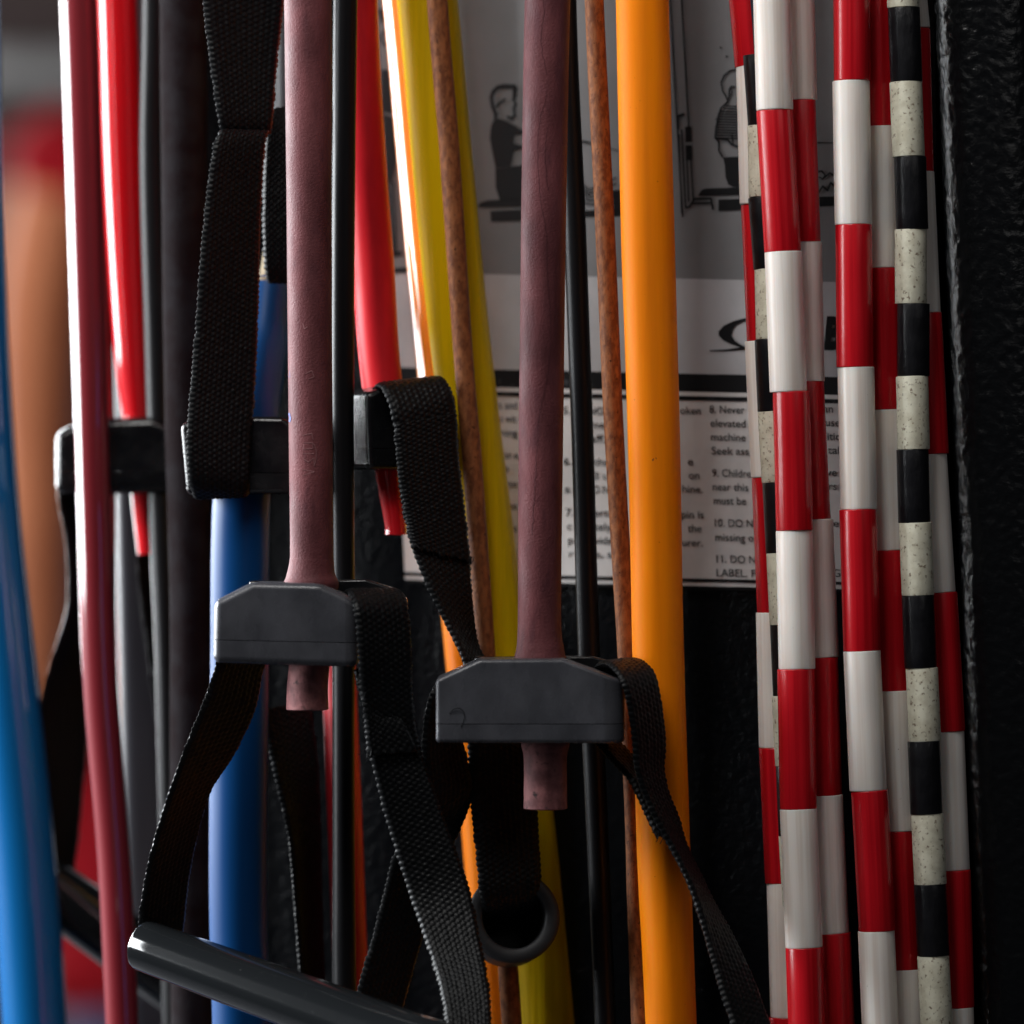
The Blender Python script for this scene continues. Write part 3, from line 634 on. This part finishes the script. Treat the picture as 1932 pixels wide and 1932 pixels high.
# ------------------------------------------------------------------ band E: blue tube hanging from a block on a tall strap
En = empty('resistance_band', P(456, 2300, 45), 'blue resistance band hanging below a black block on the tall black strap', 'resistance band', 'banded handles')
te = tube('tube', [(512, 536, 78, 84), (500, 650, 70, 92), (472, 800, 52, 104), (455, 960, 45, 110), (452, 1300, 45, 111), (450, 1700, 45, 111), (456, 1932, 45, 111), (470, B_, 45, 111)], M['blue'], En, cap0=False)
tag(tube('tube_end', [(513, 526, 78, 86), (512, 540, 78, 86), (511, 547, 78, 85)], M['cream'], te, hole=0.6), 'cream rim of the open tube end')
blkE = anchor_block(En, [(340, 800), (384, 784), (535, 786), (560, 805), (558, 932), (352, 934)], 30, 30, M['plastic_dark'], 892, bev=0.0018)
strap([(378, T, 27, 550, T, 42), (380, -120, 27, 545, -120, 40), (384, 0, 27, 535, 0, 40), (398, 120, 27, 522, 120, 38), (412, 220, 27, 514, 220, 36), (420, 252, 29, 510, 252, 37)], En, cols=13, pitch_px=11)
strap([(415, 246, 26, 508, 248, 35), (404, 276, 23, 500, 272, 33), (392, 360, 22, 493, 360, 33), (380, 480, 21, 489, 480, 33), (370, 620, 21, 486, 600, 32), (360, 740, 20, 480, 730, 30), (354, 820, 19, 474, 820, 28), (357, 900, 20, 470, 905, 27), (366, 938, 27, 468, 934, 31)], En, cols=13, pitch_px=11)
strap([(516, 205, 52, 575, 200, 53), (502, 260, 50, 570, 260, 51), (497, 400, 50, 565, 400, 51), (500, 500, 52, 562, 500, 53), (506, 532, 55, 560, 532, 56)], En)
wb = empty('webbing_strap', P(580, 2050, 60), 'black webbing strap hanging in shadow between the lower blue tube and the thin black tube', 'strap')
strap([(490, 1340, 60, 585, 1320, 68), (520, 1470, 58, 600, 1450, 68), (545, 1580, 57, 604, 1560, 70), (556, 1700, 57, 606, 1700, 70), (566, 1830, 57, 610, 1830, 70), (580, 2050, 58, 620, 2050, 70)], wb, name='webbing')

def thread(parent, pts, wd=1.5):
    tube('loose_thread', [(x, y, mm, wd) for x, y, mm in pts], M['nylon'], parent, segs=6, n=5, wob=0)
rt = random.Random(11)
for parent, (x, y, mm), n in ((A, (694, 1420, -18), 7), (Bn, (1246, 1572, -14), 8), (Cn, (887, 1056, 27), 6), (A, (684, 1330, -20), 3), (Bn, (1252, 1330, -8), 2)):
    for i in range(n):
        dx = rt.uniform(-14, 6); dy = rt.uniform(-4, 20); a = rt.uniform(-8, 8)
        thread(parent, [(x + a, y - 6, mm), (x + a + dx * .4, y + dy * .5, mm - .5), (x + a + dx, y + dy, mm - rt.uniform(0, 1.5))], rt.uniform(.9, 1.6))
thread(Bn, [(848, 1346, -22.2), (858, 1337, -22.5), (870, 1338, -22.6), (877, 1350, -22.5), (873, 1364, -22.3), (870, 1372, -22.2)], 1.6)
thread(A, [(700, 1300, -19), (690, 1306, -20), (686, 1318, -20.5)], 1.2)
tag(arc_on_tube(orange_tube, 'scuff_mark', M['purple_dark'], [[(-9, 872), (-3, 867), (2, 865)], [(-6, 871), (-4, 868)]], 1235, 98, 12, 3.0), 'small dark scuff on the orange rubber')

# ------------------------------------------------------------------ beaded jump ropes
def bead_mesh(length, rad, mname, segs=28):
    prof = [(0.0, 0.36), (0.0, 0.97), (0.0025, 0.993), (0.007, 1.0), (0.30, 1.0), (0.60, 1.0), (0.993, 1.0), (0.9975, 0.993), (1.0, 0.97), (1.0, 0.36)]
    vs = []; fs = []
    for s, r in prof:
        for j in range(segs):
            th = 2 * math.pi * j / segs; vs.append((math.cos(th) * r * rad, math.sin(th) * r * rad, (0.5 - s) * length))
    n = len(prof)
    for i in range(n):
        for j in range(segs):
            kk = (j + 1) % segs; i2 = (i + 1) % n
            fs.append((i * segs + j, i2 * segs + j, i2 * segs + kk, i * segs + kk))
    me = mesh('bead', vs, fs); me.set_sharp_from_angle(angle=math.radians(60)); me.materials.append(M[mname]); return me
BL = 264 * K; BS = 137 * K
BM = {'r': bead_mesh(BL, 35 * K, 'bead_red'), 'w': bead_mesh(BL, 35 * K, 'bead_white'), 'b': bead_mesh(BS, 30.5 * K, 'bead_black'), 's': bead_mesh(BS, 30.5 * K, 'bead_speck')}
def rope(path, mm, bounds, first, label, cordtop=None, jit=2.6, wide=1.0, tilt=0.006):
    """path: (py, px centre); bounds: bead joints down the strand; first: kind of the bead above bounds[0]"""
    other = {'r': 'w', 'w': 'r', 'b': 's', 's': 'b'}; base = BL if first in 'rw' else BS
    step = bounds[1] - bounds[0]
    ys = list(bounds)
    kind = first
    if cordtop is None:
        for _ in range(2 if first in 'rw' else 3):
            ys.insert(0, ys[0] - step); kind = other[kind]
        ys.insert(0, ys[0] - step)
    else:
        kind = other[first]
    while ys[-1] < 2400: ys.append(ys[-1] + step)
    def cx(y):
        if y <= path[0][0]: a, b = path[0], path[1]
        elif y >= path[-1][0]: a, b = path[-2], path[-1]
        else:
            for a, b in zip(path[:-1], path[1:]):
                if a[0] <= y <= b[0]: break
        return a[1] + (b[1] - a[1]) * (y - a[0]) / (b[0] - a[0])
    root = empty('beaded_jump_rope', P(cx(ys[-1]), ys[-1], mm), label, 'jump rope', 'segmented jump rope strands')
    d = mm / 1000; base_loc = Vector(root.location)
    cy0 = ys[0] - 30 if cordtop is None else cordtop
    rows = [(cx(y), y, mm, 15) for y in [cy0 + (ys[-1] + 30 - cy0) * i / 8 for i in range(9)]]
    tube('cord', rows, M['cord'], root, segs=10, n=3)
    for a, b in zip(ys[:-1], ys[1:]):
        jx = random.uniform(-jit, jit); p0 = P(cx(a) + jx, a, mm + random.uniform(-.25, .25)); p1 = P(cx(b) + jx + random.uniform(-1, 1), b, mm + random.uniform(-.25, .25))
        o = bpy.data.objects.new('bead', BM[kind]); C.objects.link(o); o.parent = root
        o.location = (p0 + p1) / 2 - base_loc
        ax = (p0 - p1); q = ax.to_track_quat('Z', 'Y'); o.rotation_mode = 'QUATERNION'
        o.rotation_quaternion = q @ Matrix.Rotation(random.uniform(0, 6.28), 3, 'Z').to_quaternion()
        sx = wide * random.uniform(0.99, 1.015) * (1 + d / D); o.scale = (sx, sx, ax.length / base * 0.9995)
        kind = other[kind]
    return root
rope([(0, 1411), (125, 1422), (385, 1430), (643, 1440), (900, 1452), (1155, 1462), (1410, 1468), (1665, 1479), (1918, 1487), (2400, 1505)], 19.5,
     [125, 385, 643, 900, 1155, 1410, 1665, 1918], 'r', 'leftmost red and white beaded strand, peeking out left of the narrow black and speckled one')
rope([(103, 1430), (237, 1440), (372, 1443), (507, 1453), (640, 1456), (776, 1462), (910, 1470), (1043, 1477), (1178, 1483), (1312, 1489), (1444, 1495), (1576, 1501), (1708, 1508), (1840, 1514), (2400, 1540)], 10.2,
     [103, 237, 372, 507, 640, 776, 910, 1043, 1178, 1312, 1444, 1576, 1708, 1840], 's', 'half hidden black and speckled ivory beaded strand with bare blue cord at its top', cordtop=-600)
rope([(0, 1458), (208, 1464), (475, 1480), (739, 1490), (1001, 1496), (1262, 1502), (1526, 1508), (1787, 1518), (2400, 1540)], 0,
     [208, 475, 739, 1001, 1262, 1526, 1787], 'w', 'front red and white beaded strand of the left bundle')
rope([(0, 1500), (190, 1505), (457, 1516), (720, 1522), (980, 1536), (1240, 1547), (1500, 1556), (1760, 1569), (2400, 1598)], 10.5,
     [190, 457, 720, 980, 1240, 1500, 1760], 'w', 'red and white beaded strand tucked behind the right side of the left bundle')
rope([(0, 1607), (153, 1608), (424, 1612), (693, 1614), (961, 1620), (1228, 1627), (1491, 1638), (1756, 1652), (2400, 1680)], 0,
     [153, 424, 693, 961, 1228, 1491, 1756], 'r', 'front red and white beaded strand of the right bundle')
rope([(0, 1652), (239, 1659), (506, 1664), (773, 1672), (1038, 1680), (1303, 1687), (1567, 1697), (1828, 1709), (2400, 1730)], 9.8,
     [239, 506, 773, 1038, 1303, 1567, 1828], 'r', 'red and white beaded strand squeezed between front right strand and black and ivory one')
rope([(15, 1704), (155, 1709), (296, 1715), (433, 1720), (573, 1721), (710, 1721), (848, 1724), (986, 1727), (1123, 1732), (1260, 1737), (1398, 1743), (1535, 1748), (1668, 1755), (1803, 1761), (2400, 1788)], 0.8,
     [15, 155, 296, 433, 573, 710, 848, 986, 1123, 1260, 1398, 1535, 1668, 1803], 's', 'black and speckled ivory beaded strand hanging in front at the right')
rope([(0, 1716), (55, 1721), (325, 1728), (591, 1740), (857, 1754), (1118, 1771), (1380, 1786), (1641, 1796), (1900, 1804), (2400, 1822)], 11.0,
     [55, 325, 591, 857, 1118, 1380, 1641, 1900], 'w', 'rightmost red and white beaded strand beside the black upright post')

# ------------------------------------------------------------------ far background at the left: a rail on the wall and a person in red
tag(link('wall_rail', prism_mesh([(-300, 98), (420, 102), (420, 168), (-300, 164)], 4200, 60, bev=0.006), M['rail']), 'pale grey rail far behind, a blur at the upper left', 'rail')

def skin_mesh(name, verts, edges, radii, root, sub=2):
    me = bpy.data.meshes.new(name); me.from_pydata(verts, edges, [])
    o = bpy.data.objects.new(name, me); C.objects.link(o)
    sk = o.modifiers.new('skin', 'SKIN'); sk.use_smooth_shade = True; sk.branch_smoothing = 0.6
    for i, r in enumerate(radii):
        v = me.skin_vertices[0].data[i]; v.radius = r if isinstance(r, tuple) else (r, r); v.use_root = (i == root)
    ss = o.modifiers.new('sub', 'SUBSURF'); ss.levels = sub; ss.render_levels = sub
    dg = bpy.context.evaluated_depsgraph_get(); dg.update()
    m2 = bpy.data.meshes.new_from_object(o.evaluated_get(dg)); bpy.data.objects.remove(o)
    m2.polygons.foreach_set('use_smooth', [True] * len(m2.polygons)); m2.name = name
    return m2
PY = 3.3; kk = s_at(PY)
ax_ = (58 - 966) * kk                      # near arm's x
bx = ax_ + 0.2                           # spine
per = empty('person', (bx, PY, 0), 'person in a red shirt standing far behind with one arm hanging down', 'person')
V = []; E = []; Rr = []
def nv(x, y, z, r, prev=None):
    V.append((x, y, z)); Rr.append(r); i = len(V) - 1
    if prev is not None: E.append((prev, i))
    return i
pel = nv(bx, PY, 0.93, (0.13, 0.105)); wst = nv(bx, PY, 1.08, (0.115, 0.095), pel); chs = nv(bx, PY, 1.27, (0.125, 0.11), wst)
cl = nv(bx, PY, 1.39, (0.11, 0.085), chs); nk = nv(bx, PY - .005, 1.48, 0.052, cl); hd0 = nv(bx, PY - .02, 1.56, (0.068, 0.078), nk); hd1 = nv(bx, PY - .015, 1.645, (0.076, 0.092), hd0); hd2 = nv(bx, PY - .005, 1.71, (0.055, 0.068), hd1)
for s in (-1, 1):
    sh = nv(bx + s * .165, PY, 1.385, 0.058, cl); ua = nv(bx + s * .196, PY, 1.24, 0.049, sh); el = nv(bx + s * .20, PY + .01, 1.08, 0.041, ua); fa = nv(bx + s * .20, PY, 0.98, 0.043, el); wr = nv(bx + s * .198, PY - .02, 0.845, 0.027, fa)
    pm = nv(bx + s * .197, PY - .025, 0.79, (0.022, 0.036), wr)
    for q, (fy, fl) in enumerate([(-.03, .075), (-.011, .088), (.009, .082), (.026, .064)]):
        f0 = nv(bx + s * .196, PY - .025 + fy, 0.745, 0.0095, pm); f1 = nv(bx + s * .192, PY - .028 + fy, 0.745 - fl * .5, 0.009, f0); nv(bx + s * .184, PY - .028 + fy, 0.745 - fl, 0.0078, f1)
    t0 = nv(bx + s * .195, PY - .062, 0.795, 0.011, pm); nv(bx + s * .19, PY - .078, 0.755, 0.0095, t0)
    hp = nv(bx + s * .09, PY, 0.86, 0.092, pel); th = nv(bx + s * .10, PY, 0.66, 0.078, hp); kn = nv(bx + s * .10, PY - .01, 0.48, 0.056, th); cf = nv(bx + s * .10, PY + .015, 0.34, 0.056, kn); an = nv(bx + s * .10, PY + .01, 0.09, 0.037, cf)
    he = nv(bx + s * .10, PY + .01, 0.045, 0.042, an); nv(bx + s * .115, PY - .15, 0.03, (0.04, 0.028), he)
body = link('body', skin_mesh('body', V, E, Rr, pel), M['skin'], per)
# face details and hair
def blob(name, c, r, m, parent, seg=20):
    bm = bmesh.new(); bmesh.ops.create_uvsphere(bm, u_segments=seg, v_segments=seg // 2, radius=1)
    for v in bm.verts: v.co = Vector((v.co.x * r[0] + c[0], v.co.y * r[1] + c[1], v.co.z * r[2] + c[2]))
    me = bpy.data.meshes.new(name); bm.to_mesh(me); bm.free(); me.polygons.foreach_set('use_smooth', [True] * len(me.polygons))
    return link(name, me, m, parent)
blob('hair', (bx, PY + .012, 1.685), (0.088, 0.102, 0.085), M['hair'], per)
blob('nose', (bx, PY - .112, 1.60), (0.013, 0.016, 0.022), M['skin'], per)
for s in (-1, 1):
    blob('eye', (bx + s * .031, PY - .092, 1.625), (0.012, 0.008, 0.008), M['sign_white'], per); blob('ear', (bx + s * .079, PY - .005, 1.61), (0.011, 0.022, 0.032), M['skin'], per)
blob('mouth', (bx, PY - .094, 1.555), (0.024, 0.008, 0.006), M['shirt'], per)
V = []; E = []; Rr = []
a0 = nv(bx, PY, 0.80, (0.165, 0.135)); a1 = nv(bx, PY, 0.93, (0.15, 0.125), a0); a2 = nv(bx, PY, 1.08, (0.13, 0.112), a1); a3 = nv(bx, PY, 1.27, (0.14, 0.125), a2); a4 = nv(bx, PY, 1.39, (0.125, 0.098), a3); nv(bx, PY, 1.435, (0.07, 0.065), a4)
for s in (-1, 1):
    b1 = nv(bx + s * .165, PY, 1.39, 0.07, a4); nv(bx + s * .205, PY, 1.335, 0.062, b1)
link('shirt', skin_mesh('shirt', V, E, Rr, a2), M['shirt'], per)
V = []; E = []; Rr = []
a0 = nv(bx, PY, 0.90, (0.165, 0.118))
for s in (-1, 1):
    b1 = nv(bx + s * .095, PY, 0.80, 0.108, a0); b2 = nv(bx + s * .105, PY, 0.66, 0.102, b1); nv(bx + s * .105, PY, 0.56, 0.118, b2)
link('shorts', skin_mesh('shorts', V, E, Rr, a0), M['shirt'], per)
V = []; E = []; Rr = []
a0 = nv(bx, PY, 0.86, (0.135, 0.112))
for s in (-1, 1):
    b1 = nv(bx + s * .095, PY, 0.74, 0.098, a0); b2 = nv(bx + s * .102, PY - .008, 0.48, 0.075, b1); b3 = nv(bx + s * .102, PY + .012, 0.34, 0.07, b2); nv(bx + s * .10, PY + .01, 0.12, 0.052, b3)
link('leggings', skin_mesh('leggings', V, E, Rr, a0), M['shorts'], per)
